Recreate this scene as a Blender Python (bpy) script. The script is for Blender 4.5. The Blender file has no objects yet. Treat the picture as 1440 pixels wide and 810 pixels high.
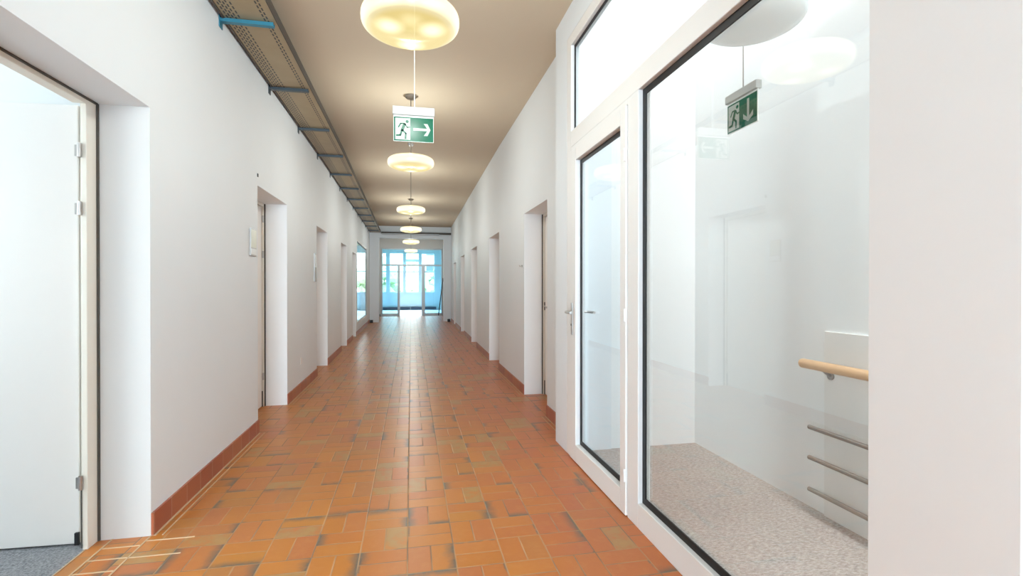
import bpy, bmesh, math, random
from math import pi, radians as R, sin, cos
from mathutils import Vector, Matrix
random.seed(4)
sc = bpy.context.scene
COL = sc.collection

# ------------------------------------------------------------ camera, world, light
F, H = 695.0, 1.30
cd = bpy.data.cameras.new('camera'); cam = bpy.data.objects.new('camera', cd); COL.objects.link(cam)
cd.sensor_width = 36; cd.lens = F / 1440 * 36; cd.clip_start = .02; cd.clip_end = 400
cam.location = (0, 0, H); cam.rotation_euler = (R(90 - .247), 0, -math.atan(142 / F))
sc.camera = cam
sc.view_settings.view_transform = 'Standard'; sc.view_settings.look = 'None'
sc.view_settings.gamma = 1; sc.view_settings.use_curve_mapping = False
sc.view_settings.exposure = 0.1
sc.cycles.max_bounces = 10; sc.cycles.diffuse_bounces = 7; sc.cycles.glossy_bounces = 5
sc.cycles.transparent_max_bounces = 16; sc.cycles.sample_clamp_indirect = 4
sc.cycles.caustics_reflective = False; sc.cycles.caustics_refractive = False
sc.cycles.use_denoising = True

w = bpy.data.worlds.new('daylight_sky'); sc.world = w; w.use_nodes = True
bg = w.node_tree.nodes['Background']; bg.inputs[0].default_value = (.80, .93, 1, 1); bg.inputs[1].default_value = 11.0

def area(name, loc, direction, sx, sy, power, color):
    l = bpy.data.lights.new(name, 'AREA'); l.shape = 'RECTANGLE'; l.size = sx; l.size_y = sy
    l.energy = power; l.color = color
    o = bpy.data.objects.new(name, l); COL.objects.link(o); o.location = loc
    o.rotation_euler = Vector(direction).to_track_quat('-Z', 'Z').to_euler(); return o
area('fill_behind_camera', (0, -5.25, 1.9), (0, 1, -.05), 2.2, 2.2, 640, (.64, .83, 1))  # added fill, unseen; no window is known behind the camera
area('daylight_left_room_window', (-4.45, 1.5, 1.7), (1, .1, 0), 2.2, 1.7, 15, (1, .88, .80))
area('daylight_stairwell_window', (1.9, -1.75, 2.0), (0, 1, -.08), .9, 2.0, 34, (1, .97, .97))
area('fill_stairwell_top', (1.8, .4, 6.9), (0, 0, -1), .9, 3.8, 182, (1, .975, .97))  # added unseen overhead fill for even stairwell walls, not a skylight
area('daylight_far_windows', (0, 29.0, 4.6), (0, -1, -.75), 5, 1.8, 4300, (.66, .83, 1))
LAMP_POWER = 104; LAMP_COLOR = (.875, .955, 1)

# ------------------------------------------------------------ materials
class NT:
    def __init__(s, name):
        s.m = bpy.data.materials.new(name); s.m.use_nodes = True; s.t = s.m.node_tree; s.b = s.t.nodes['Principled BSDF']
        s.out = s.t.nodes['Material Output']
    def n(s, typ, **kw):
        x = s.t.nodes.new(typ)
        for k, v in kw.items(): setattr(x, k, v)
        return x
    def put(s, v, inp):
        if hasattr(v, 'node'): s.t.links.new(v, inp)
        else: inp.default_value = v
    def M(s, op, a, b=0.0, c=None):
        x = s.n('ShaderNodeMath', operation=op); s.put(a, x.inputs[0]); s.put(b, x.inputs[1])
        if c is not None: s.put(c, x.inputs[2])
        return x.outputs[0]
    def mix(s, f, a, b):
        x = s.n('ShaderNodeMix', data_type='RGBA'); s.put(f, x.inputs[0]); s.put(a, x.inputs[6]); s.put(b, x.inputs[7]); return x.outputs[2]
    def fmix(s, f, a, b):
        x = s.n('ShaderNodeMix', data_type='FLOAT'); s.put(f, x.inputs[0]); s.put(a, x.inputs[2]); s.put(b, x.inputs[3]); return x.outputs[0]
    def ss(s, v, a, b):
        x = s.n('ShaderNodeMapRange', interpolation_type='SMOOTHSTEP'); s.put(v, x.inputs[0]); x.inputs[1].default_value = a; x.inputs[2].default_value = b; return x.outputs[0]
    def obj(s): return s.n('ShaderNodeTexCoord').outputs['Object']
    def sep(s, v):
        x = s.n('ShaderNodeSeparateXYZ'); s.t.links.new(v, x.inputs[0]); return x.outputs
    def comb(s, a, b, c=0.0):
        x = s.n('ShaderNodeCombineXYZ'); s.put(a, x.inputs[0]); s.put(b, x.inputs[1]); s.put(c, x.inputs[2]); return x.outputs[0]
    def noise(s, vec, scale, detail=3, rough=.5):
        x = s.n('ShaderNodeTexNoise'); s.t.links.new(vec, x.inputs['Vector']); x.inputs['Scale'].default_value = scale
        x.inputs['Detail'].default_value = detail; x.inputs['Roughness'].default_value = rough; return x.outputs[0]
    def rnd(s, vec):
        x = s.n('ShaderNodeTexWhiteNoise', noise_dimensions='3D'); s.t.links.new(vec, x.inputs[0]); return x.outputs[0]
    def bump(s, h, strength, dist=.01):
        x = s.n('ShaderNodeBump'); s.t.links.new(h, x.inputs['Height']); x.inputs['Strength'].default_value = strength
        x.inputs['Distance'].default_value = dist; s.t.links.new(x.outputs[0], s.b.inputs['Normal'])

def paint(name, col, rough=.6, var=.03, bump=.12, scale=60, metal=0, spec=.4):
    q = NT(name); o = q.obj()
    n1 = q.noise(o, 1.3, 4); n2 = q.noise(o, scale, 3)
    d = tuple(c * (1 - var) for c in col) + (1,); l = tuple(min(1, c * (1 + var)) for c in col) + (1,)
    q.t.links.new(q.mix(n1, d, l), q.b.inputs['Base Color'])
    q.b.inputs['Roughness'].default_value = rough; q.b.inputs['Metallic'].default_value = metal
    q.b.inputs['Specular IOR Level'].default_value = spec
    if bump: q.bump(n2, bump, .002)
    return q.m

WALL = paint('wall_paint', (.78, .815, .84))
REVEAL_DIM = paint('reveal_dim', (.60, .575, .55))
REVEAL_LIT = paint('reveal_lit', (.88, .88, .88))  # brighter copy for far reveals, light put into the colour
PIER = paint('pier_paint', (.74, .72, .70))
CEIL = paint('ceiling_paint', (.58, .49, .37), .8, .03)
STAIRWALL = paint('stairwell_paint', (.86, .87, .87), .7, .01)
DOORW = paint('door_lacquer', (.84, .81, .78), .35, .01, 0)
FRAMEP = paint('frame_lacquer', (.80, .79, .77), .5, .01, 0)
JAMB = paint('jamb_cream', (.82, .78, .70), .4, .01, 0)
CANOPY = paint('canopy_grey', (.30, .27, .23), .5, .02, 0)
RUBBER = paint('black_rubber', (.006, .006, .007), .5, 0, 0)
DARKMATT = paint('dark_fittings_and_gaps', (.07, .06, .05), .6, 0, 0)
STEEL = paint('brushed_steel', (.50, .47, .45), .32, .05, 0, metal=.9)
DKSTEEL = paint('rail_steel', (.34, .31, .29), .35, .05, 0, metal=.8)
WHITEPL = paint('white_plastic', (.82, .82, .81), .35, .01, 0)
GREYPL = paint('grey_plastic', (.52, .51, .49), .4, .01, 0)
BRACK = paint('blue_grey_bracket', (.07, .09, .105), .4, .08, 0, metal=.5)
TEAL = paint('turquoise_bracket', (.045, .22, .31), .4, .08, 0, metal=.3)
ALU = paint('grey_aluminium', (.42, .43, .44), .4, .03, 0, metal=.4)
WINFR = paint('window_frame_white', (.75, .82, .85), .4, .02, 0)
GREEN = paint('sign_green', (.005, .24, .13), .3, 0, 0)
SIGNW = paint('sign_white', (.85, .88, .85), .3, 0, 0)
BLACKPL = paint('black_plastic', (.01, .01, .012), .5, 0, 0)
DKHEAT = paint('dark_convector', (.06, .08, .12), .5, .1, 0)
PANEL = paint('protection_panel', (.80, .79, .77), .35, .01, 0)
ANTE = paint('anteroom_paint', (.66, .76, .80), .6, .02)

def glass(name, tint, refl=1.0, ior=1.5):
    q = NT(name); q.t.nodes.remove(q.b)
    tr = q.n('ShaderNodeBsdfTransparent'); tr.inputs[0].default_value = tint + (1,)
    gl = q.n('ShaderNodeBsdfGlossy'); gl.inputs['Roughness'].default_value = .01
    lw = q.n('ShaderNodeLayerWeight'); lw.inputs[0].default_value = .5
    f = q.M('MINIMUM', q.M('MULTIPLY', q.M('ADD', .04, q.M('MULTIPLY', q.M('POWER', lw.outputs['Facing'], 5.0), .96)), refl), 1.0)
    mx = q.n('ShaderNodeMixShader'); q.t.links.new(f, mx.inputs[0]); q.t.links.new(tr.outputs[0], mx.inputs[1]); q.t.links.new(gl.outputs[0], mx.inputs[2])
    q.t.links.new(mx.outputs[0], q.out.inputs[0]); return q.m
GLASS = glass('clear_glass', (.98, .99, .985), 2.0)
GLASSB = glass('cool_tinted_glass', (.93, .97, .985), .8)
GLASSC = glass('cyan_tinted_glass', (.72, .91, .97), 1.0)

def tile_floor():
    q = NT('terracotta_tiles'); o = q.obj(); S = q.sep(o)
    c = .2245
    cx = q.M('DIVIDE', q.M('ADD', S[0], .018), c); cy = q.M('DIVIDE', q.M('ADD', S[1], -.03), c)
    i = q.M('FLOOR', cx); j = q.M('FLOOR', cy); fu = q.M('FRACT', cx); fv = q.M('FRACT', cy)
    par = q.M('ABSOLUTE', q.M('MODULO', q.M('ADD', i, j), 2.0))
    u2 = q.M('MULTIPLY', fu, 2.0); v2 = q.M('MULTIPLY', fv, 2.0)
    su, ku = q.M('FRACT', u2), q.M('FLOOR', u2); sv, kv = q.M('FRACT', v2), q.M('FLOOR', v2)
    def edge(f, size): return q.M('MULTIPLY', q.M('MINIMUM', f, q.M('SUBTRACT', 1.0, f)), size)
    ea = q.M('MINIMUM', edge(su, c / 2), edge(fv, c)); eb = q.M('MINIMUM', edge(fu, c), edge(sv, c / 2))
    e = q.fmix(par, ea, eb)
    sub = q.fmix(par, ku, kv)
    idv = q.comb(i, j, q.M('ADD', sub, q.M('MULTIPLY', par, 5.0)))
    r1 = q.rnd(idv)
    idv2 = q.comb(j, i, q.M('ADD', sub, 11.0)); r2 = q.rnd(idv2)
    idv3 = q.comb(q.M('ADD', i, 40.0), j, q.M('ADD', sub, 23.0)); r3 = q.rnd(idv3)
    ramp = q.n('ShaderNodeValToRGB'); q.t.links.new(r1, ramp.inputs[0]); cr = ramp.color_ramp
    cr.elements[0].position = 0; cr.elements[0].color = (0.486, 0.164, 0.025, 1)
    cr.elements[1].position = 1; cr.elements[1].color = (0.504, 0.189, 0.025, 1)
    for p, k in ((.25, (0.513, 0.181, 0.030)), (.45, (0.468, 0.143, 0.032)), (.6, (0.522, 0.189, 0.031)), (.78, (0.459, 0.143, 0.042)), (.9, (0.432, 0.168, 0.040))):
        x = cr.elements.new(p); x.color = k + (1,)
    n = q.noise(o, 1.1, 3); n2 = q.noise(o, 14, 5, .6); n3 = q.noise(o, 55, 3)
    red = q.ss(q.M('ADD', S[0], q.M('MULTIPLY', n, .9)), .6, 1.5)
    base = q.mix(q.M('MULTIPLY', red, .55), ramp.outputs[0], (.46, .11, .042, 1))
    # kiln marks: dark greenish smudges that hug one side of some tiles
    side = q.fmix(q.M('GREATER_THAN', r3, .5), fu, fv)
    side = q.fmix(q.M('GREATER_THAN', q.M('FRACT', q.M('MULTIPLY', r3, 7.0)), .5), side, q.M('SUBTRACT', 1.0, side))
    smud = q.ss(q.M('ADD', side, q.M('MULTIPLY', n2, .45)), .95, 1.28)
    sel = q.M('GREATER_THAN', r2, .62)
    base = q.mix(q.M('MULTIPLY', q.M('MULTIPLY', smud, sel), .9), base, (.085, .085, .072, 1))
    line = q.M('MULTIPLY', q.ss(side, .93, .975), q.M('MULTIPLY', q.ss(n2, .42, .55), q.M('GREATER_THAN', r2, .45)))
    base = q.mix(q.M('MULTIPLY', line, .75), base, (.09, .10, .085, 1))
    khaki = q.M('MULTIPLY', q.M('LESS_THAN', r2, .10), q.ss(n2, .3, .6))
    base = q.mix(q.M('MULTIPLY', khaki, .7), base, (.36, .25, .10, 1))
    base = q.mix(q.M('MULTIPLY', q.ss(n2, .45, .75), .25), base, (.58, .26, .09, 1))
    gr = q.ss(e, .0042, .0022)
    wobble = q.noise(o, 3.1, 2)
    gcol = q.mix(q.ss(wobble, .45, .58), (.42, .25, .13, 1), (.22, .16, .11, 1))
    q.t.links.new(q.mix(q.M('MULTIPLY', gr, .85), base, gcol), q.b.inputs['Base Color'])
    q.t.links.new(q.M('ADD', q.M('MULTIPLY', n2, .18), q.M('ADD', .24, q.M('MULTIPLY', gr, .3))), q.b.inputs['Roughness'])
    q.b.inputs['Specular IOR Level'].default_value = .36
    h = q.M('ADD', q.M('MULTIPLY', q.ss(e, .001, .006), 1.0), q.M('ADD', q.M('MULTIPLY', r3, .5), q.M('MULTIPLY', n3, .18)))
    q.bump(h, .28, .003)
    return q.m
TILES = tile_floor()

def base_tiles(edge):
    q = NT('skirting_tiles' if not edge else 'skirting_tiles_edge'); o = q.obj(); S = q.sep(o)
    c = q.M('DIVIDE', S[1], .193); i = q.M('FLOOR', c); f = q.M('FRACT', c)
    e = q.M('MULTIPLY', q.M('MINIMUM', f, q.M('SUBTRACT', 1.0, f)), .193)
    r = q.rnd(q.comb(i, 3.0)); n = q.noise(o, 9, 4)
    b = q.mix(r, (.36, .085, .045, 1), (.46, .15, .06, 1)); b = q.mix(q.M('MULTIPLY', n, .5), b, (.30, .09, .06, 1))
    g = q.M('MAXIMUM', q.ss(e, .004, .002), q.ss(S[2], .006, .003))
    q.t.links.new(q.mix(q.M('MULTIPLY', g, .8), b, (.48, .30, .20, 1)), q.b.inputs['Base Color'])
    q.b.inputs['Roughness'].default_value = .35; q.bump(q.ss(e, .001, .005), .3, .002); return q.m
SKIRT = base_tiles(0)

def border_mat():
    q = NT('border_strip_tiles'); o = q.obj(); S = q.sep(o); n = q.noise(o, 8, 4)
    q.t.links.new(q.mix(n, (.34, .10, .05, 1), (.48, .17, .07, 1)), q.b.inputs['Base Color']); q.b.inputs['Roughness'].default_value = .4; return q.m
BORDER = border_mat()
GROUT = paint('pale_grout', (.58, .40, .25), .8, .08, 0)

def carpet(name, a, b, scale, fibre):
    q = NT(name); o = q.obj()
    if fibre:
        mp = q.n('ShaderNodeMapping'); q.t.links.new(o, mp.inputs[0]); mp.inputs['Scale'].default_value = (1, 2.4, 1); mp.inputs['Rotation'].default_value = (0, 0, .5)
        v = mp.outputs[0]
    else: v = o
    n = q.noise(v, scale, 5, .75); n2 = q.noise(o, 4, 3)
    f = q.ss(n, .32, .68)
    c = q.mix(f, a + (1,), b + (1,)); c = q.mix(q.M('MULTIPLY', n2, .25), c, tuple(x * 1.1 for x in b) + (1,))
    q.t.links.new(c, q.b.inputs['Base Color']); q.b.inputs['Roughness'].default_value = .95; q.b.inputs['Specular IOR Level'].default_value = .1
    q.bump(n, .6, .006); return q.m
CARPET_S = carpet('beige_grey_carpet', (.27, .245, .23), (.56, .52, .49), 38, True)
CARPET_L = carpet('blue_grey_carpet', (.11, .115, .13), (.36, .36, .38), 90, False)

def wood():
    q = NT('beech_wood'); o = q.obj(); mp = q.n('ShaderNodeMapping'); q.t.links.new(o, mp.inputs[0]); mp.inputs['Scale'].default_value = (30, 2, 30)
    n = q.noise(mp.outputs[0], 2, 4); q.t.links.new(q.mix(n, (.56, .32, .15, 1), (.72, .47, .26, 1)), q.b.inputs['Base Color'])
    q.b.inputs['Roughness'].default_value = .4; return q.m
WOOD = wood()

def tray_mat():
    q = NT('perforated_galvanised_steel'); o = q.obj(); S = q.sep(o)
    # the tray's own width coordinate: x follows the wall, UV carries it instead
    uv = q.sep(q.n('ShaderNodeTexCoord').outputs['UV'])
    wd, ln = uv[0], uv[1]
    slots = None
    for k, (pos, off) in enumerate(((.06, 0), (.115, .5), (.17, .2), (.225, .7), (.30, .3), (.79, .1), (.85, .6))):
        row = q.ss(q.M('ABSOLUTE', q.M('SUBTRACT', wd, pos)), .019, .013)
        f = q.M('FRACT', q.M('ADD', q.M('DIVIDE', ln, .055), off))
        s = q.M('MULTIPLY', row, q.ss(q.M('ABSOLUTE', q.M('SUBTRACT', f, .5)), .36, .30))
        slots = s if slots is None else q.M('MAXIMUM', slots, s)
    n = q.noise(o, 6, 4)
    b = q.mix(n, (.31, .235, .135, 1), (.40, .31, .185, 1))
    q.t.links.new(q.mix(slots, b, (.02, .018, .015, 1)), q.b.inputs['Base Color'])  # shadow inside the slots painted as near-black colour
    q.t.links.new(q.fmix(slots, .35, 0.0), q.b.inputs['Metallic'])
    q.b.inputs['Roughness'].default_value = .42; return q.m
TRAY = tray_mat()

def lamp_mat():
    q = NT('frosted_lamp_glass'); q.t.nodes.remove(q.b); o = q.obj(); S = q.sep(o)
    hot = None
    for k in range(3):      # glow of three bulbs, put into the shade's emission
        a = R(90 + 120 * k); bx, by = .125 * cos(a), .125 * sin(a)
        d = q.M('SQRT', q.M('ADD', q.M('POWER', q.M('ABSOLUTE', q.M('SUBTRACT', S[0], bx)), 2.0), q.M('POWER', q.M('ABSOLUTE', q.M('SUBTRACT', S[1], by)), 2.0)))
        g = q.ss(d, .10, .015); hot = g if hot is None else q.M('MAXIMUM', hot, g)
    col = q.mix(hot, (.86, .69, .27, 1), (1.0, .95, .66, 1))
    rad = q.M('SQRT', q.M('ADD', q.M('POWER', q.M('ABSOLUTE', S[0]), 2.0), q.M('POWER', q.M('ABSOLUTE', S[1]), 2.0)))
    rim = q.ss(rad, .19, .254); col = q.mix(rim, col, (1.0, .93, .68, 1))   # paler rim emission stands in for the edge-on brightening
    em = q.n('ShaderNodeEmission'); q.t.links.new(col, em.inputs[0]); q.t.links.new(q.M('MAXIMUM', q.fmix(hot, .90, 1.5), q.M('MULTIPLY', rim, 1.45)), em.inputs[1])
    tr = q.n('ShaderNodeBsdfTransparent'); tr.inputs[0].default_value = (1, .97, .90, 1)
    gl = q.n('ShaderNodeBsdfGlossy'); gl.inputs['Roughness'].default_value = .15; gl.inputs[0].default_value = (.06, .06, .05, 1)
    ad = q.n('ShaderNodeAddShader'); q.t.links.new(em.outputs[0], ad.inputs[0]); q.t.links.new(gl.outputs[0], ad.inputs[1])
    mx = q.n('ShaderNodeMixShader'); mx.inputs[0].default_value = .74
    q.t.links.new(tr.outputs[0], mx.inputs[1]); q.t.links.new(ad.outputs[0], mx.inputs[2]); q.t.links.new(mx.outputs[0], q.out.inputs[0])
    return q.m
LAMPG = lamp_mat()
LAMPOFF = paint('unlit_opal_glass', (.88, .92, .93), .25, 0, 0)
LEAF = paint('foliage_green', (.42, .50, .36), .8, .2, .5, 8)
GROUND = paint('outside_lawn', (.20, .30, .12), .9, .2, 0)
BARK = paint('bark', (.15, .11, .08), .9, .2, 0)
FACADE = paint('pinkish_red_facade', (.62, .38, .35), .8, .05, 0)
FACADEW = paint('white_facade', (.8, .8, .82), .8, .03, 0)
WINDK = paint('facade_window', (.10, .13, .17), .2, .1, 0)

# ------------------------------------------------------------ mesh helpers
class MB:
    def __init__(s): s.bm = bmesh.new()
    def hexa(s, v):   # 8 corners: bottom four ccw, top four ccw
        b = [s.bm.verts.new(p) for p in v]
        for f in ((3, 2, 1, 0), (4, 5, 6, 7), (0, 1, 5, 4), (1, 2, 6, 5), (2, 3, 7, 6), (3, 0, 4, 7)):
            s.bm.faces.new([b[k] for k in f])
        return s
    def box(s, x0, x1, y0, y1, z0, z1):
        return s.hexa([(x0, y0, z0), (x1, y0, z0), (x1, y1, z0), (x0, y1, z0), (x0, y0, z1), (x1, y0, z1), (x1, y1, z1), (x0, y1, z1)])
    def tube(s, a, b, r, n=16, r2=None):
        a, b = Vector(a), Vector(b); d = b - a; q = d.to_track_quat('Z', 'Y').to_matrix().to_4x4()
        bmesh.ops.create_cone(s.bm, cap_ends=True, segments=n, radius1=r, radius2=r if r2 is None else r2, depth=d.length, matrix=Matrix.Translation((a + b) / 2) @ q)
        return s
    def path(s, pts, r, n=12):
        pts = [Vector(p) for p in pts]; rings = []
        for k, p in enumerate(pts):
            t = (pts[min(k + 1, len(pts) - 1)] - pts[max(k - 1, 0)]).normalized(); q = t.to_track_quat('Z', 'Y')
            rings.append([s.bm.verts.new(p + q @ Vector((r * cos(2 * pi * i / n), r * sin(2 * pi * i / n), 0))) for i in range(n)])
        for a, b in zip(rings, rings[1:]):
            for i in range(n): s.bm.faces.new((a[i], a[(i + 1) % n], b[(i + 1) % n], b[i]))
        s.bm.faces.new(rings[0][::-1]); s.bm.faces.new(rings[-1]); return s
    def lathe(s, prof, c=(0, 0, 0), n=48):
        c = Vector(c); rings = []
        for r, z in prof:
            if r < 1e-5: rings.append([s.bm.verts.new(c + Vector((0, 0, z)))])
            else: rings.append([s.bm.verts.new(c + Vector((r * cos(2 * pi * i / n), r * sin(2 * pi * i / n), z))) for i in range(n)])
        for a, b in zip(rings, rings[1:]):
            for i in range(n):
                k = (i + 1) % n
                if len(a) == 1 and len(b) == 1: continue
                if len(a) == 1: s.bm.faces.new((a[0], b[k], b[i]))
                elif len(b) == 1: s.bm.faces.new((a[i], a[k], b[0]))
                else: s.bm.faces.new((a[i], a[k], b[k], b[i]))
        return s
    def prism(s, pts, f0, f1):  # polygon pts (2d), f maps 2d -> 3d at back and front
        a = [s.bm.verts.new(f0(*p)) for p in pts]; b = [s.bm.verts.new(f1(*p)) for p in pts]; n = len(pts)
        s.bm.faces.new(a[::-1]); s.bm.faces.new(b)
        for i in range(n): s.bm.faces.new((a[i], a[(i + 1) % n], b[(i + 1) % n], b[i]))
        return s
    def build(s, name, mat, parent=None, bevel=0, smooth=False):
        bmesh.ops.recalc_face_normals(s.bm, faces=s.bm.faces)
        me = bpy.data.meshes.new(name); s.bm.to_mesh(me); s.bm.free(); me.materials.append(mat)
        o = bpy.data.objects.new(name, me); COL.objects.link(o)
        if parent:
            o.parent = parent; o.matrix_parent_inverse = Matrix.Translation(parent.location).inverted() if parent.get('_abs') else Matrix()
        if bevel:
            m = o.modifiers.new('bevel', 'BEVEL'); m.width = bevel; m.segments = 2; m.limit_method = 'ANGLE'; m.angle_limit = R(50)
        if smooth:
            for p in me.polygons: p.use_smooth = True
            try: me.set_sharp_from_angle(angle=R(40))
            except Exception: pass
        return o

def struct(o): o['kind'] = 'structure'; return o
def tag(o, label, cat, group=None):
    o['label'] = label; o['category'] = cat
    if group: o['group'] = group
    return o
def empty(name, loc, label=None, cat=None, group=None):
    o = bpy.data.objects.new(name, None); COL.objects.link(o); o.location = loc; o.empty_display_size = .1
    if label: tag(o, label, cat, group)
    return o

CZ = 3.44
def g(y, side=1): return side * (1.325 if y < 7.5 else 1.325 + (y - 7.5) * .0105)
def wseg(mb, side, y0, y1, z0, z1, d0=0.0, d1=.235):
    """a piece of corridor wall following the slightly splayed wall line; d = depth measured away from the corridor"""
    cuts = [y0] + ([7.5] if y0 < 7.5 < y1 else []) + [y1]
    for a, b in zip(cuts, cuts[1:]):
        p = [(g(a, side) + side * d0, a), (g(b, side) + side * d0, b), (g(b, side) + side * d1, b), (g(a, side) + side * d1, a)]
        if side > 0: p = p[::-1]
        p = p[::-1]
        mb.hexa([(x, y, z0) for x, y in p] + [(x, y, z1) for x, y in p])

# ------------------------------------------------------------ floor, ceiling
struct(MB().box(-1.57, 1.225, -5.2, 3.99, -.2, 0).box(-1.75, 2.9, 3.99, 22.0, -.2, 0).build('floor', TILES))
struct(MB().box(-4.8, 2.9, 22.0, 27.6, -.2, 0).box(-4.8, -1.75, 13.0, 22.0, -.2, 0).build('floor_anteroom', paint('floor_blue_sheen', (.52, .60, .68), .3, .03, 0)))  # blue window reflection put into the floor colour
struct(MB().box(-4.6, -1.57, -.4, 3.4, -.2, .002).build('floor_left_room', CARPET_L))
struct(MB().box(1.225, 2.9, -1.8, 3.98, -.2, .002).build('floor_stairwell', CARPET_S))
struct(MB().box(-1.8, 1.19, -5.2, 3.76, CZ, CZ + .2).box(-1.8, 3.1, 3.76, 27.8, CZ, CZ + .2).box(-4.8, -1.8, 13.0, 27.8, CZ, CZ + .2).build('ceiling', CEIL))
struct(MB().box(-4.6, -1.8, -.4, 3.4, 3.2, 3.4).build('ceiling_left_room', STAIRWALL))

# ------------------------------------------------------------ corridor walls
L_OPEN = [(1.84, 2.887, 2.225), (4.72, 5.775, 2.185), (7.50, 8.50, 2.165), (10.25, 11.22, 2.16), (12.38, 13.25, 2.12)]
R_OPEN = [(4.74, 5.755, 2.16), (7.47, 8.53, 2.13), (10.32, 11.40, 2.14), (13.07, 14.12, 2.13), (15.96, 16.88, 2.06)]
GLZ = (13.5, 16.95, .28, 2.54)
def wall(side, y0, y1, opens, name, extra=None):
    mb = MB(); y = y0
    for a, b, z in opens:
        wseg(mb, side, y, a, 0, CZ); wseg(mb, side, a, b, z, CZ); y = b
    if extra:
        a, b, z0, z1 = extra
        wseg(mb, side, y, a, 0, CZ); wseg(mb, side, a, b, 0, z0, 0, .05); wseg(mb, side, a, b, z1, CZ, 0, .05); y = b
    wseg(mb, side, y, y1, 0, CZ, 0, .05 if extra else .235)
    o = mb.build(name, WALL); o.data.materials.append(REVEAL_DIM)      # reveals: near ones shaded, far ones lit, by colour alone
    o.data.materials.append(REVEAL_LIT)
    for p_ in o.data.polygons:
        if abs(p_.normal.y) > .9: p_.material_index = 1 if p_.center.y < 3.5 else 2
    return struct(o)
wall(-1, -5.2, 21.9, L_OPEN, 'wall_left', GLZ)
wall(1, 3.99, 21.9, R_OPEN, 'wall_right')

# skirting of terracotta tiles, one per piece of wall, with the narrow border strip and pale joints on the floor in front
def skirt(side, a, b):
    nm = 'baseboard_left' if side < 0 else 'baseboard_right'
    mb = MB(); wseg(mb, side, a, b, 0, .118, -.012, 0); o = struct(mb.build(nm, SKIRT))
    nt = 'trim_left' if side < 0 else 'trim_right'
    mb = MB(); wseg(mb, side, a, b, 0, .003, -.022, -.012); wseg(mb, side, a, b, 0, .003, -.058, -.051); struct(mb.build(nt, GROUT))
prev = -5.2
for a, b, z in L_OPEN + [(21.9, 0, 0)]:
    if prev < 18.05 < a:
        skirt(-1, prev, 18.05)
    else: skirt(-1, prev, a)
    prev = b
prev = 3.99
for a, b, z in R_OPEN + [(21.9, 0, 0)]:
    skirt(1, prev, min(a, 18.05)); prev = b

# threshold joints in the first left doorway
mb = MB()
for x in (-1.325, -1.50): mb.box(x - .004, x + .004, 1.84, 2.885, 0, .0035)
for k in range(10):
    y = 2.79 - k * .1125
    mb.box(-1.50, -1.325, y - .003, y + .003, 0, .0035)
mb.box(-1.325, -1.10, 2.67, 2.676, 0, .0035).box(-1.325, -1.10, 2.83, 2.836, 0, .0035).box(-1.575, -1.569, 1.84, 2.885, 0, .0035)
struct(mb.build('trim_threshold', GROUT))

# ------------------------------------------------------------ doors in the reveals
def lever(parent, x, y, z, dx, dy, name='handle', mat=None):
    """lever handle; dx = direction out of the leaf, dy = direction the lever points"""
    mat = mat or STEEL
    mb = MB().path([(x, y, z), (x + dx * .045, y, z), (x + dx * .055, y + dy * .012, z), (x + dx * .056, y + dy * .125, z)], .0095)
    h = mb.build(name, mat, parent, smooth=True)
    MB().box(min(x, x + dx * .008), max(x, x + dx * .008), y - .014, y + .014, z - .17, z + .07).build('escutcheon', mat, parent, .003)
    MB().tube((x, y, z - .095), (x + dx * .011, y, z - .095), .008).build('keyhole', DARKMATT, parent)
    return h
n_door = 0
def closed_door(side, a, b, z, hinge_far=True, near=True):
    global n_door; n_door += 1
    nm = 'door_%d' % n_door
    e = struct(empty(nm, (0, 0, 0)))
    X = g((a + b) / 2, side); s = side
    # steel frame: head and two jambs just inside the reveal, leaf set behind
    def bx(d0, d1, y0, y1, z0, z1):
        return sorted((X + s * d0, X + s * d1)) + [y0, y1, z0, z1]
    MB().box(*bx(.228, .30, a + .003, a + .035, 0, z)).box(*bx(.228, .30, b - .035, b - .003, 0, z)).box(*bx(.228, .30, a + .035, b - .035, z - .035, z)).build('door_frame', JAMB, e, .003)
    MB().box(*bx(.302, .34, a - .12, b + .12, -.01, z + .12)).build('light_block', REVEAL_DIM, e)  # added panel behind the door, keeps sky light from leaking past
    lf = MB().box(*bx(.245, .285, a + .038, b - .047, .008, z - .04)).build('door_leaf', DOORW, e, .003)
    MB().box(*bx(.2165, .2305, b - .012, b - .001, 0.002, z - .003)).build('gap_shade', DARKMATT, e)  # dark strip standing in for the shaded gap beside the frame
    MB().box(*bx(.236, .247, b - .050, b - .037, .004, .17)).build('low_seal_and_gap', DARKMATT, e)
    if near:
        if hinge_far:
            for hz in (.29, 1.60, 1.98):
                MB().tube((X + s * .232, b - .04, hz), (X + s * .232, b - .04, hz + .075), .009).build('hinge', STEEL, e, smooth=True)
            lever(lf, X + s * .245, a + .11, 1.05, -s, 1)
        else:
            lever(lf, X + s * .245, b - .26, 1.05, -s, -1)
            MB().box(*bx(.2365, .2445, b - .052, b - .036, 1.065, 1.105)).box(*bx(.2365, .2445, b - .052, b - .036, 1.01, 1.05)).build('lock', BLACKPL, e)
for k, (a, b, z) in enumerate(L_OPEN[1:]): closed_door(-1, a, b, z, True, k < 2)
for k, (a, b, z) in enumerate(R_OPEN): closed_door(1, a, b, z, False, k < 2)

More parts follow.
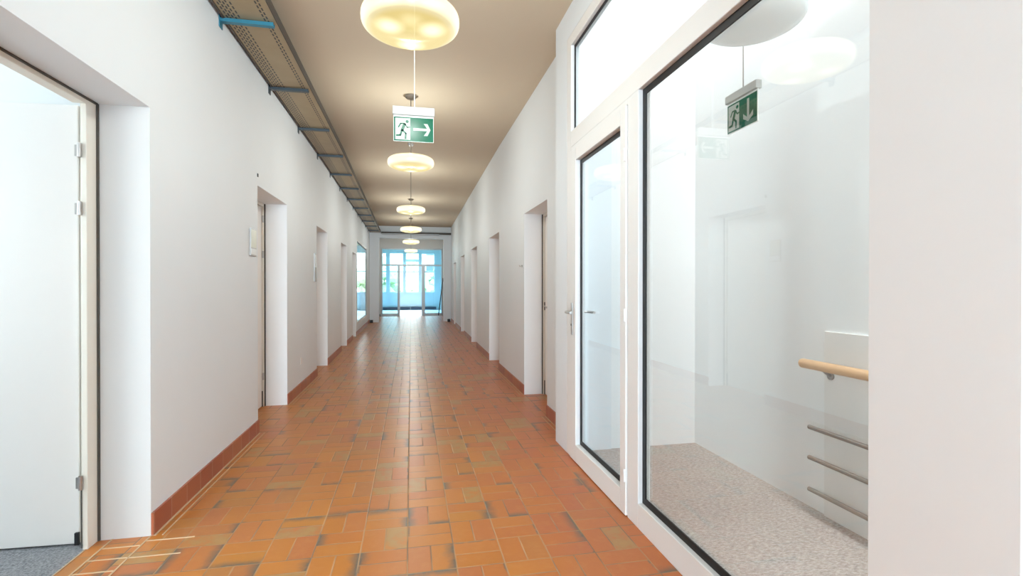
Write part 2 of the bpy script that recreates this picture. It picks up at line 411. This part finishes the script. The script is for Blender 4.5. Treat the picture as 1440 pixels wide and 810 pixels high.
# first left door: leaf swung back into the room
e = struct(empty('door_10', (0, 0, 0)))
MB().box(-1.585, -1.562, 2.80, 2.886, 0, 2.222).box(-1.62, -1.585, 2.853, 2.886, 0, 2.222).box(-1.62, -1.562, 1.842, 1.875, 0, 2.222).box(-1.62, -1.562, 1.875, 2.80, 2.195, 2.222).build('door_frame', JAMB, e, .003)
MB().box(-1.5622, -1.553, 2.876, 2.8868, .003, 2.222).box(-1.5622, -1.553, 1.845, 2.876, 2.2155, 2.2245).build('gap_shade', DARKMATT, e)  # dark strips painting the shaded gap along jamb and head
lf = MB().hexa([(-2.57, 2.885, .012), (-1.625, 2.848, .012), (-1.622, 2.888, .012), (-2.568, 2.925, .012),
                (-2.57, 2.885, 2.20), (-1.625, 2.848, 2.20), (-1.622, 2.888, 2.20), (-2.568, 2.925, 2.20)]).build('door_leaf', DOORW, e, .004)
for hz in (.30, 1.645, 1.93): 
    MB().tube((-1.587, 2.79, hz), (-1.587, 2.79, hz + .068), .009).box(-1.61, -1.587, 2.795, 2.80, hz + .005, hz + .06).build('hinge', STEEL, e, smooth=True)
MB().box(-1.5895, -1.585, 2.796, 2.80, .01, .30).build('low_seal_and_gap', DARKMATT, e)  # dark strip for the shaded rebate gap below the lowest hinge
MB().box(-1.64, -1.622, 2.835, 2.848, .01, .07).build('floor_pivot', BLACKPL, e)

# room behind the first left door
struct(MB().box(-4.6, -1.56, 3.3, 3.4, 0, 3.3).build('wall_left_room_back', STAIRWALL))
struct(MB().box(-4.6, -1.56, -.4, -.3, 0, 3.3).build('wall_left_room_front', STAIRWALL))
struct(MB().box(-4.3, -4.2, -.3, .4, 0, 3.3).box(-4.3, -4.2, 2.6, 3.3, 0, 3.3).box(-4.3, -4.2, .4, 2.6, 0, .85).box(-4.3, -4.2, .4, 2.6, 2.55, 3.3).build('wall_left_room_side', STAIRWALL))
def window(name, x0, x1, y, z0, z1, zt=None, glassm=GLASS, fr=.05, axis='y', mid=False):
    e = struct(empty(name, (0, 0, 0)))
    def bx(u0, u1, v0, v1, w0, w1):
        return (u0, u1, v0, v1, w0, w1) if axis == 'y' else (v0, v1, u0, u1, w0, w1)
    mb = MB()
    mb.box(*bx(x0, x0 + fr, y - .03, y + .03, z0, z1)).box(*bx(x1 - fr, x1, y - .03, y + .03, z0, z1))
    mb.box(*bx(x0 + fr, x1 - fr, y - .03, y + .03, z0, z0 + fr)).box(*bx(x0 + fr, x1 - fr, y - .03, y + .03, z1 - fr, z1))
    if zt: mb.box(*bx(x0 + fr, x1 - fr, y - .03, y + .03, zt - .03, zt + .03))
    if mid: mb.box(*bx((x0 + x1) / 2 - .03, (x0 + x1) / 2 + .03, y - .031, y + .031, z0 + fr, z1 - fr))
    mb.build('window_frame', WINFR, e, .004)
    MB().box(*bx(x0 + fr - .01, x1 - fr + .01, y - .006, y + .006, z0 + fr - .01, z1 - fr + .01)).build('pane', glassm, e)
    return e
window('window_5', .4, 2.6, -4.25, .85, 2.55, None, GLASS, .05, 'x', True)

# end of the corridor behind the camera
struct(MB().box(-1.6, -1.15, -5.2, -5.0, 0, CZ).box(1.15, 1.6, -5.2, -5.0, 0, CZ).box(-1.15, 1.15, -5.2, -5.0, 0, .8).box(-1.15, 1.15, -5.2, -5.0, 3.0, CZ).build('wall_back', WALL))
window('window_6', -1.15, 1.15, -5.1, .8, 3.0, 2.2, GLASS, .06, 'y', True)  # unseen window, added to dress the fill light outside it

# ------------------------------------------------------------ glazed partition on the right (stairwell)
struct(MB().box(1.19, 1.56, 3.69, 3.99, 0, CZ).build('wall_partition_post', WALL))
struct(MB().box(1.08, 1.45, .69, .994, 0, CZ).build('wall_pier', PIER))
struct(MB().box(1.225, 1.45, -5.2, .69, 0, CZ).build('wall_right_near', WALL))
struct(MB().box(1.19, 1.265, .69, 3.69, 3.21, CZ).build('wall_above_partition', WALL))
FX, BX, GX = 1.19, 1.262, 1.226
p = struct(empty('window_7', (FX, 2.3, 0))); p['_abs'] = 1
def yz(mb, y0, y1, z0, z1, x0=FX, x1=BX): return mb.box(x0, x1, y0, y1, z0, z1)
fm = MB()
yz(fm, 3.59, 3.69, 0, 3.21)                      # far jamb
yz(fm, .994, 3.59, 2.350, 2.472)                 # transom (continuous)
yz(fm, .994, 3.59, 3.125, 3.21)                  # head
yz(fm, 2.455, 2.588, 0, 2.350)                   # mullion beside the door
yz(fm, 2.588, 3.59, 2.318, 2.350)                # door head
yz(fm, .994, 2.455, 0, .135)                     # sill of the fixed pane
yz(fm, .994, 1.05, .135, 2.350); yz(fm, .994, 1.05, 2.472, 3.125)
fm.build('window_frame', FRAMEP, p, .004)
def gasket(parent, y0, y1, z0, z1, x, t=.022, name='gasket'):
    MB().box(x - .004, x + .004, y0, y0 + t, z0, z1).box(x - .004, x + .004, y1 - t, y1, z0, z1).box(x - .004, x + .004, y0 + t, y1 - t, z0, z0 + t).box(x - .004, x + .004, y0 + t, y1 - t, z1 - t, z1).build(name, RUBBER, parent)
def pane(parent, y0, y1, z0, z1, x, mat): MB().box(x - .003, x + .003, y0 + .01, y1 - .01, z0 + .01, z1 - .01).build('pane', mat, parent)
gasket(p, 1.05, 2.455, .135, 2.350, GX - .006, .034); pane(p, 1.05, 2.455, .135, 2.350, GX + .004, GLASS)
gasket(p, 1.05, 3.59, 2.472, 3.125, GX - .006, .02); pane(p, 1.05, 3.59, 2.472, 3.125, GX + .004, GLASSB)
# the door in it
d = struct(empty('door_11', (FX, 2.59, 0))); d['_abs'] = 1
SX0, SX1 = 1.180, 1.250
DY0, DY1 = 2.592, 3.586
sm = MB()
sm.box(SX0, SX1, DY0, 2.668, .006, 2.314).box(SX0, SX1, 3.455, DY1, .006, 2.314).box(SX0, SX1, 2.668, 3.455, .006, .135).box(SX0, SX1, 2.668, 3.455, 2.222, 2.314)
sm.build('door_leaf', FRAMEP, d, .004)
gasket(d, 2.668, 3.455, .135, 2.222, GX - .006, .03); pane(d, 2.668, 3.455, .135, 2.222, GX + .004, GLASSB)
lever(d, SX0, 3.525, 1.105, -1, -1)
lever(d, SX1, 3.525, 1.105, 1, -1, 'handle')
for hz in (.2, 1.1, 2.0): MB().tube((SX0 - .006, DY0 + .0, hz), (SX0 - .006, DY0, hz + .07), .006).build('hinge', FRAMEP, d, smooth=True)
# thin dark strips standing in for the shaded gap round the leaf
MB().box(1.196, 1.21, 3.586, 3.5895, 0.002, 2.317).box(1.196, 1.21, 2.5885, 2.592, .002, 2.317).box(1.196, 1.21, 2.592, 3.586, 2.3145, 2.3178).box(1.196, 1.21, 2.592, 3.586, .001, .0055).build('gap_shade', DARKMATT, d)

# stairwell landing
struct(MB().box(1.40, 2.9, 3.70, 3.98, 0, 7).build('wall_stairwell_end', STAIRWALL))
struct(MB().box(1.2, 2.9, -1.8, 3.98, 7.0, 7.1).build('ceiling_stairwell', STAIRWALL))
struct(MB().box(1.19, 1.265, -1.8, 3.7, CZ, 7).build('wall_stairwell_upper', STAIRWALL))
struct(MB().box(2.30, 2.9, -1.8, 3.70, 0, 7).build('wall_stairwell_side', STAIRWALL))
struct(MB().box(1.45, 2.3, -1.6, -1.5, 0, .9).box(1.45, 2.3, -1.6, -1.5, 3.05, 7).build('wall_stairwell_front', STAIRWALL))
window('window_8', 1.45, 2.3, -1.55, .9, 3.05, None, GLASS, .05)
tag(MB().box(2.283, 2.30, 1.0, 2.378, .002, 1.045).build('wall_protection_board', PANEL, None, .003), 'off-white waist-high board fixed on the stairwell wall behind the rails', 'wall board')
r = empty('stair_railing', (2.215, 2.0, 0), 'round beech handrail above three steel bars on the stairwell wall', 'railing'); r['_abs'] = 1
HX = 2.215
MB().path([(HX, 2.465, .852), (HX, 2.45, .855), (HX, 1.0, .855)], .027, 20).build('handrail', WOOD, r, smooth=True, bevel=.006)
for z in (.500, .328, .148):
    b_ = MB().path([(HX, 2.41, z), (HX, 1.0, z)], .0125, 12).build('bar', DKSTEEL, r, smooth=True)
for y in (2.33, 1.3):
    MB().path([(HX + .01, y, .835), (HX + .035, y, .815), (2.284, y, .80)], .007).tube((2.276, y, .80), (2.284, y, .80), .022).build('bracket', DKSTEEL, r, smooth=True)
for z in (.500, .328, .148):
    for y in (1.9, 1.3): MB().tube((HX, y, z), (2.284, y, z), .006).build('bracket', DKSTEEL, r, smooth=True)

# ------------------------------------------------------------ exit signs
def strokes(mb, pts, wd, f0, f1):
    for (x0, y0), (x1, y1) in zip(pts, pts[1:]):
        dx, dy = x1 - x0, y1 - y0; L = math.hypot(dx, dy); nx, ny = -dy / L * wd / 2, dx / L * wd / 2
        ex, ey = dx / L * wd * .35, dy / L * wd * .35
        mb.prism([(x0 - nx - ex, y0 - ny - ey), (x1 - nx + ex, y1 - ny + ey), (x1 + nx + ex, y1 + ny + ey), (x0 + nx - ex, y0 + ny - ey)], f0, f1)
def exit_sign(name, loc, rotz, label, arrow, Wd, Hg, hous_mat, cable_mat, cable_top, hous_h=.062):
    """local frame: x to the right along the sign, -y towards the viewer, origin at the bottom middle of the plate"""
    e = empty(name, loc, label, 'exit sign'); e.rotation_euler = (0, 0, rotz)
    x0 = -Wd / 2
    MB().box(x0 - .006, -x0 + .006, -.02, .02, Hg + .006, Hg + .006 + hous_h).build('housing', hous_mat, e, .005)
    pl = MB().box(x0, -x0, -.0045, .0045, 0, Hg + .006).build('plate', SIGNW, e, .001)
    MB().box(x0 + .003, -x0 - .003, -.0052, -.0045, .003, Hg - .006).build('green_field', SIGN_GREEN, pl)
    f = lambda y: (lambda u, v: (x0 + u, y, v))
    dw = .37 * Wd
    dl, dr, dt = .045 * Wd, .045 * Wd + dw, Hg * .92
    MB().prism([(dl, Hg * .07), (dr, Hg * .07), (dr, dt), (dl, dt)], f(-.0052), f(-.0056)).build('doorway_symbol', SIGN_WHITE, pl)
    m = MB(); A, B = f(-.0056), f(-.0060); s = Hg
    hx, hy = dl + .30 * s * .9 + .035, .79 * s
    m.prism([(hx + .062 * s * cos(t * pi / 8), hy + .062 * s * sin(t * pi / 8)) for t in range(16)], A, B)
    ox = dl + .005
    P = lambda a, b: (ox + a * s, b * s)
    strokes(m, [P(.33, .68), P(.24, .44)], .115 * s, A, B)
    strokes(m, [P(.34, .69), P(.44, .56), P(.56, .58)], .05 * s, A, B)
    strokes(m, [P(.32, .71), P(.18, .70), P(.10, .56)], .05 * s, A, B)
    strokes(m, [P(.25, .44), P(.38, .32), P(.37, .12)], .07 * s, A, B)
    strokes(m, [P(.23, .44), P(.17, .24), P(.03, .23)], .07 * s, A, B)
    m.build('running_figure', SIGN_GREEN, pl)
    m = MB(); A, B = f(-.0052), f(-.0058)
    cx, cy = .71 * Wd, .5 * Hg; L = .21 * Wd; t = .10 * Hg
    A0, A1, hw, q_ = -L * 1.05, L * 1.0, .24 * Hg, t * 1.35      # one outline: shaft and chevron head
    pts = [(A0, -t / 2), (A1 - q_ * 1.0, -t / 2), (A1 - hw - q_ * .2, -hw), (A1 - hw + q_ * .9, -hw), (A1, 0), (A1 - hw + q_ * .9, hw), (A1 - hw - q_ * .2, hw), (A1 - q_ * 1.0, t / 2), (A0, t / 2)]
    if arrow == 'right': m.prism([(cx + a_, cy + b_) for a_, b_ in pts], A, B)
    else: k_ = .36 * Hg / L; m.prism([(cx + b_, cy - a_ * k_) for a_, b_ in pts], A, B)
    m.build('arrow', SIGN_WHITE, pl)
    top = CZ - loc[2]
    MB().tube((0.006, 0, Hg + hous_h), (0.006, 0, cable_top - loc[2]), .0035, 10).build('suspension_rod', cable_mat, e, smooth=True)
    MB().lathe([(0, 0), (.03, 0), (.034, .006), (.034, .02), (0, .02)], (0.006, 0, cable_top - loc[2] - .02), 24).build('canopy', hous_mat, e, smooth=True)
    return e
def glossy_paint(name, col, coat=.0):
    m = paint(name, col, .25, 0, 0); m.node_tree.nodes['Principled BSDF'].inputs['Coat Weight'].default_value = coat; m.node_tree.nodes['Principled BSDF'].inputs['Specular IOR Level'].default_value = .15
    m.node_tree.nodes['Principled BSDF'].inputs['Coat Roughness'].default_value = .08; return m
SIGN_GREEN = glossy_paint('sign_green_gloss', (.003, .115, .06)); SIGN_WHITE = glossy_paint('sign_white_gloss', (.50, .54, .49))
exit_sign('exit_sign', (.020, 3.66, 2.343), 0, 'green and white exit sign with right arrow hanging on a rod in the corridor', 'right', .286, .182, GREYPL, WHITEPL, CZ)
exit_sign('exit_sign', (1.95, 2.634, 2.245), -pi / 2, 'small exit sign with down arrow hanging behind the glass in the stairwell', 'down', .275, .182, GREYPL, DKSTEEL, 7.0, .05)

# ------------------------------------------------------------ ceiling lamps
def lamp(loc, label, lit=True, top_z=CZ):
    e = empty('ceiling_lamp', loc, label, 'lamp', 'round globe lamps on the corridor ceiling' if lit else None)
    prof = []
    N = 28; rr, hh = .258, .074
    for k in range(N + 1):
        t = -pi / 2 + pi * k / N
        cx_, sy_ = cos(t), sin(t)
        r_ = rr * (abs(cx_) ** .62); z_ = hh * (abs(sy_) ** .74) * (1 if sy_ > 0 else -1)
        prof.append((r_ if 0 < k < N else 0, z_))
    MB().lathe(prof, (0, 0, 0), 64).build('lamp_shade', LAMPG if lit else LAMPOFF, e, smooth=True)
    top = top_z - loc[2]
    MB().tube((0, 0, .079), (0, 0, .10), .009, 12).build('rod_sleeve', RUBBER, e, smooth=True)  # black sleeve added so the bulb does not flare on the rod end
    MB().tube((0, 0, .10), (0, 0, top - .01), .006, 12).build('rod', CANOPY, e, smooth=True)
    MB().lathe([(0, top - .035), (.045, top - .033), (.06, top - .02), (.062, top), (0, top)], (0, 0, 0), 32).build('canopy', CANOPY, e, smooth=True)
    if lit:
        l = bpy.data.lights.new('bulb', 'POINT'); l.energy = LAMP_POWER; l.color = LAMP_COLOR; l.shadow_soft_size = 0
        b = bpy.data.objects.new('bulb', l); COL.objects.link(b); b.parent = e
    return e
LL = [(2.70, 'large lit globe lamp nearest the camera, cut by the top of the photo'),
      (5.70, 'lit globe lamp second from the camera, just below the exit sign in view'),
      (9.25, 'lit globe lamp third from the camera along the corridor'),
      (12.45, 'lit globe lamp fourth from the camera, in front of the far lintel'),
      (15.95, 'lit globe lamp fifth from the camera, just before the far lintel'),
      (20.0, 'lit globe lamp farthest away, in front of the glazed far doors')]
for y, lb in LL: lamp((0, y, 2.715 if y < 3 else 2.69), lb)
lamp((1.75, 2.29, 2.71), 'unlit pale grey globe lamp hanging behind the glass in the stairwell', False, 7.0)
o = MB().lathe([(0, -.035), (.03, -.034), (.042, -.02), (.048, 0), (0, 0)], (0, 0, 0), 32).build('smoke_detector', GREYPL, None, smooth=True)
o.location = (0, 7.6, CZ); tag(o, 'small round smoke detector on the ceiling beyond the exit sign', 'smoke detector')

# ------------------------------------------------------------ cable tray along the left wall
t = empty('cable_tray', (-1.1, 0, 3.2), 'long perforated metal cable tray under the ceiling along the left wall', 'cable tray'); t['_abs'] = 1
def tray_mesh():
    bm = bmesh.new(); uvl = bm.loops.layers.uv.new('UVMap')
    ys = [-4.9] + [y_ * 1.0 for y_ in range(-4, 8)] + [7.5] + [8 + k for k in range(11)] + [18.15]
    wd = .34
    def quad(pts, uvs):
        f = bm.faces.new([bm.verts.new(p) for p in pts])
        for l, uv in zip(f.loops, uvs): l[uvl].uv = uv
    for a, b in zip(ys, ys[1:]):
        xa, xb = g(a, -1) + .035, g(b, -1) + .035
        for z, fl in ((3.200, 0), (3.203, 1)):
            P = [(xa, a, z), (xb, b, z), (xb + wd, b, z), (xa + wd, a, z)]; U = [(0, a), (0, b), (1, b), (1, a)]
            if fl: P, U = P[::-1], U[::-1]
            quad(P, U)
        for xo in (0, wd):
            for k in (-.0015, .0015):
                P = [(xa + xo + k, a, 3.2), (xb + xo + k, b, 3.2), (xb + xo + k, b, 3.262), (xa + xo + k, a, 3.262)]; U = [(.5, a), (.5, b), (.55, b), (.55, a)]
                if k > 0: P, U = P[::-1], U[::-1]
                quad(P, U)
    me = bpy.data.meshes.new('tray'); bm.to_mesh(me); bm.free(); me.materials.append(TRAY)
    o = bpy.data.objects.new('tray', me); COL.objects.link(o); o.parent = t; o.matrix_parent_inverse = Matrix.Translation(t.location).inverted()
tray_mesh()
mb = MB()
wseg(mb, -1, -4.9, 18.15, 3.196, 3.265, -.382, -.376); wseg(mb, -1, -4.9, 18.15, 3.192, 3.265, -.034, -.020); mb.build('edge_lip', DARKMATT, t)
for k in range(-6, 12):
    y = 3.86 + 1.235 * k
    X = g(y, -1)
    m = TEAL if k == 0 else BRACK
    mb = MB().box(X, X + .355, y - .02, y + .02, 3.172, 3.176).box(X, X + .355, y - .02, y - .016, 3.176, 3.198).box(X, X + .355, y + .016, y + .02, 3.176, 3.198).box(X - .0, X + .006, y - .03, y + .03, 3.13, 3.27)
    b_ = mb.build('bracket', m, t)
    if k == 0: b_['label'] = 'turquoise bracket'
c = empty('cable_duct', (0, 18.1, 3.15), 'dark metal duct crossing the corridor under the far lintel', 'cable duct'); c['_abs'] = 1
MB().box(-1.03, 1.43, 18.03, 18.19, 3.16, 3.215).build('duct', DARKMATT, c, .004)
MB().box(-1.02, 1.0, 18.02, 18.19, 3.13, 3.165).build('conduit', ALU, c, .01)

# ------------------------------------------------------------ small fittings on the walls
def plate(name, side, y0, y1, z0, z1, mat, label, cat, inner=None, th=.012):
    e = empty(name, (g(y0, side), y0, z0), label, cat); e['_abs'] = 1
    mb = MB(); wseg(mb, side, y0, y1, z0, z1, -th, 0); mb.build('holder', mat, e, .002)
    if inner:
        for a, b, m in inner:
            mb = MB(); wseg(mb, side, y0 + .008, y1 - .008, a, b, -th - .002, -th); mb.build('insert', m, e)
    return e
plate('door_sign', -1, 4.49, 4.645, 1.555, 1.785, STEEL, 'small blank name plate on the left wall beside the second left doorway', 'door sign', [(1.625, 1.777, paint('plate_pale_green', (.66, .66, .55), .3, 0, 0)), (1.565, 1.615, WHITEPL)])
plate('door_sign', -1, 7.28, 7.44, 1.36, 1.75, STEEL, 'narrow tall name plate on the left wall beside the third left doorway', 'door sign', [(1.56, 1.742, WHITEPL), (1.37, 1.55, GREYPL)])
plate('wall_socket', -1, 6.42, 6.50, .34, .42, WHITEPL, 'small square cover plate low on the left wall between two doorways', 'socket', None, .006)
h = empty('wall_hook', (1.325, 5.86, 1.54), 'tiny metal hook on the right wall beside the first right doorway', 'hook')
MB().tube((0, 0, 0), (-.008, 0, 0), .014).build('backplate', STEEL, h, smooth=True)
MB().path([(-.005, 0, 0), (-.03, 0, -.005), (-.04, 0, .012)], .004).build('peg', STEEL, h, smooth=True)
s_ = MB().box(-.006, .0, -.012, .012, -.03, 0).build('wall_clip', DARKMATT, None, .002); s_.location = (-1.319, 4.72, 2.29)
tag(s_, 'tiny dark clip on the left wall above the second left doorway', 'clip')
def stop(x, y, label):
    o = MB().box(-.05, .05, -.05, .05, 0, .10).build('door_stop', BLACKPL, None, .012); o.location = (x, y, 0); tag(o, label, 'door stop', 'black door stops at the end of the corridor')
stop(-1.36, 18.0, 'black block on the floor at the left foot of the far lintel')
stop(1.34, 18.0, 'black block on the floor at the right foot of the far lintel')
stop(-1.33, 21.7, 'black block on the floor left of the glazed far doors')

# ------------------------------------------------------------ glazed opening far on the left wall
wdw = struct(empty('window_9', (0, 0, 0)))
a, b, z0, z1 = GLZ
mb = MB()
wseg(mb, -1, a, a + .06, z0, z1, 0.0, .05); wseg(mb, -1, b - .06, b, z0, z1, 0.0, .05); wseg(mb, -1, a + .06, b - .06, z0, z0 + .06, 0.0, .06); wseg(mb, -1, a + .06, b - .06, z1 - .06, z1, 0.0, .06)
mb.build('window_frame', FRAMEP, wdw)
MB().box(-1.436, -1.430, a + .05, b - .05, z0 + .05, z1 - .05).build('pane', glass('side_room_glass', (.93, .97, .98), .25), wdw)
struct(MB().box(-4.8, -4.6, 13.0, 27.4, 0, CZ).build('wall_side_room_left', ANTE)); struct(MB().box(-4.6, -1.62, 13.0, 13.2, 0, CZ).build('wall_side_room_front', ANTE))

# ------------------------------------------------------------ far lintel and glazed far doors
PX = 1.17
struct(MB().box(-1.44, -1.12, 18.2, 18.5, 0, 3.02).box(1.17, 1.44, 18.2, 18.5, 0, 3.02).box(-1.44, 1.44, 18.2, 18.5, 3.02, CZ).build('wall_far_lintel', WALL))
struct(MB().box(-1.8, -1.26, 21.9, 22.1, 0, CZ).box(1.37, 1.8, 21.9, 22.1, 0, CZ).box(-1.26, 1.37, 21.9, 22.1, 2.93, CZ).build('wall_far', REVEAL_DIM))
q = struct(empty('door_12', (0, 21.95, 0))); q['_abs'] = 1
mb = MB(); Y0, Y1 = 21.92, 21.98
mb.box(-1.26, -1.20, Y0, Y1, 0, 2.93).box(1.31, 1.37, Y0, Y1, 0, 2.93).box(-1.20, 1.31, Y0, Y1, 2.87, 2.93).box(-1.20, 1.31, Y0, Y1, 2.16, 2.23)
mb.box(-.57, -.47, Y0, Y1, 0, 2.16).box(.46, .60, Y0, Y1, 0, 2.16).box(-1.20, -.57, Y0, Y1, 0, .11).box(.60, 1.31, Y0, Y1, 0, .11)
mb.build('door_frame', ALU, q, .004)
for x0_, x1_, z0_, z1_ in ((-1.2, 1.31, 2.23, 2.87), (-1.2, -.57, .11, 2.16), (.60, 1.31, .11, 2.16)):
    MB().box(x0_, x1_, 21.945, 21.955, z0_, z1_).build('pane', GLASSC, q)
tag(MB().path([(1.17, 21.72, .012), (1.375, 21.86, 1.65)], .02).build('leaning_pole', BLACKPL, None, smooth=True), 'thin dark pole leaning in the corner right of the glazed far doors', 'pole')

# anteroom with the far windows
struct(MB().box(2.6, 2.9, 22.1, 27.4, 0, CZ).build('wall_anteroom_right', ANTE))
struct(MB().box(1.8, 2.9, 21.9, 22.1, 0, CZ).build('wall_anteroom_front', ANTE))
WN = [(-4.15, -3.25), (-3.08, -2.24), (-2.15, -1.27), (-1.16, -.38), (-.31, .45), (.52, 1.29)]
mb = MB().box(-4.8, 2.9, 27.4, 27.6, 0, .93).box(-4.8, 2.9, 27.4, 27.6, 3.10, CZ)
xs = [-4.8] + [v for ab in WN for v in ab] + [2.9]
for k in range(0, len(xs), 2): mb.box(xs[k], xs[k + 1], 27.4, 27.6, .93, 3.10)
struct(mb.build('wall_anteroom_end', ANTE))
for k, (x0_, x1_) in enumerate(WN): window('window_%d' % (k + 11), x0_, x1_, 27.5, .93, 3.10, 2.07, GLASS, .05)
tag(MB().box(-2.3, -.05, 27.25, 27.38, .02, .16).box(0.0, 1.35, 27.25, 27.38, .02, .16).build('convector_heater', DKHEAT, None, .01), 'low dark convector heater along the wall below the far windows', 'heater')

# outside
struct(MB().box(-60, 60, 27.8, 120, -.6, -.4).build('ground', GROUND))
def tree(x, y, h, rw, label):
    e = empty('tree', (x, y, -.4), label, 'tree', 'trees outside the far windows')
    MB().tube((0, 0, 0), (0, 0, h * .5), .16, 12, .09).build('trunk', BARK, e, smooth=True)
    bm = MB()
    for k in range(46):
        a, zz, rr = random.random() * 2 * pi, random.random(), random.random() ** .5
        env = sin(pi * (.12 + .8 * zz)) * rw
        c_ = Vector((cos(a) * env * rr, sin(a) * env * rr, h * (.28 + .68 * zz)))
        bmesh.ops.create_icosphere(bm.bm, subdivisions=2, radius=rw * random.uniform(.18, .34), matrix=Matrix.Translation(c_))
    for v in bm.bm.verts: v.co += Vector((random.gauss(0, .05), random.gauss(0, .05), random.gauss(0, .05)))
    bm.build('foliage', LEAF, e)
tree(-2.6, 38, 3.6, 1.7, 'pale green tree outside the leftmost far window')
tree(.1, 42, 3.3, 1.6, 'low green tree outside the middle far windows')
tree(2.1, 36, 3.0, 1.1, 'bushy green tree outside the rightmost far window')
bd = empty('apartment_building', (4.5, 70, -.4), 'reddish house outside seen through the upper right far window', 'building')
MB().box(-3.2, 4.5, 0, 8, 0, 9.5).build('wall', FACADE, bd)
for zz in (3.2, 6.0):
    for xx in (-2.4, -.4, 1.6): MB().box(xx, xx + 1.1, -.06, .02, zz, zz + 1.5).build('window', WINDK, bd)
MB().box(-4.6, 4.9, -1.0, 8.4, 9.5, 9.9).build('roof', FACADEW, bd)
for zz in (5.0, 7.4): MB().box(-5.2, -3.2, -1.0, 2, zz, zz + .35).build('balcony', WINDK, bd)
MB().box(-9.5, -5.2, 0, 8, 0, 8.3).build('wing', FACADEW, bd)

for o in bpy.data.objects:
    if '_abs' in o: del o['_abs']
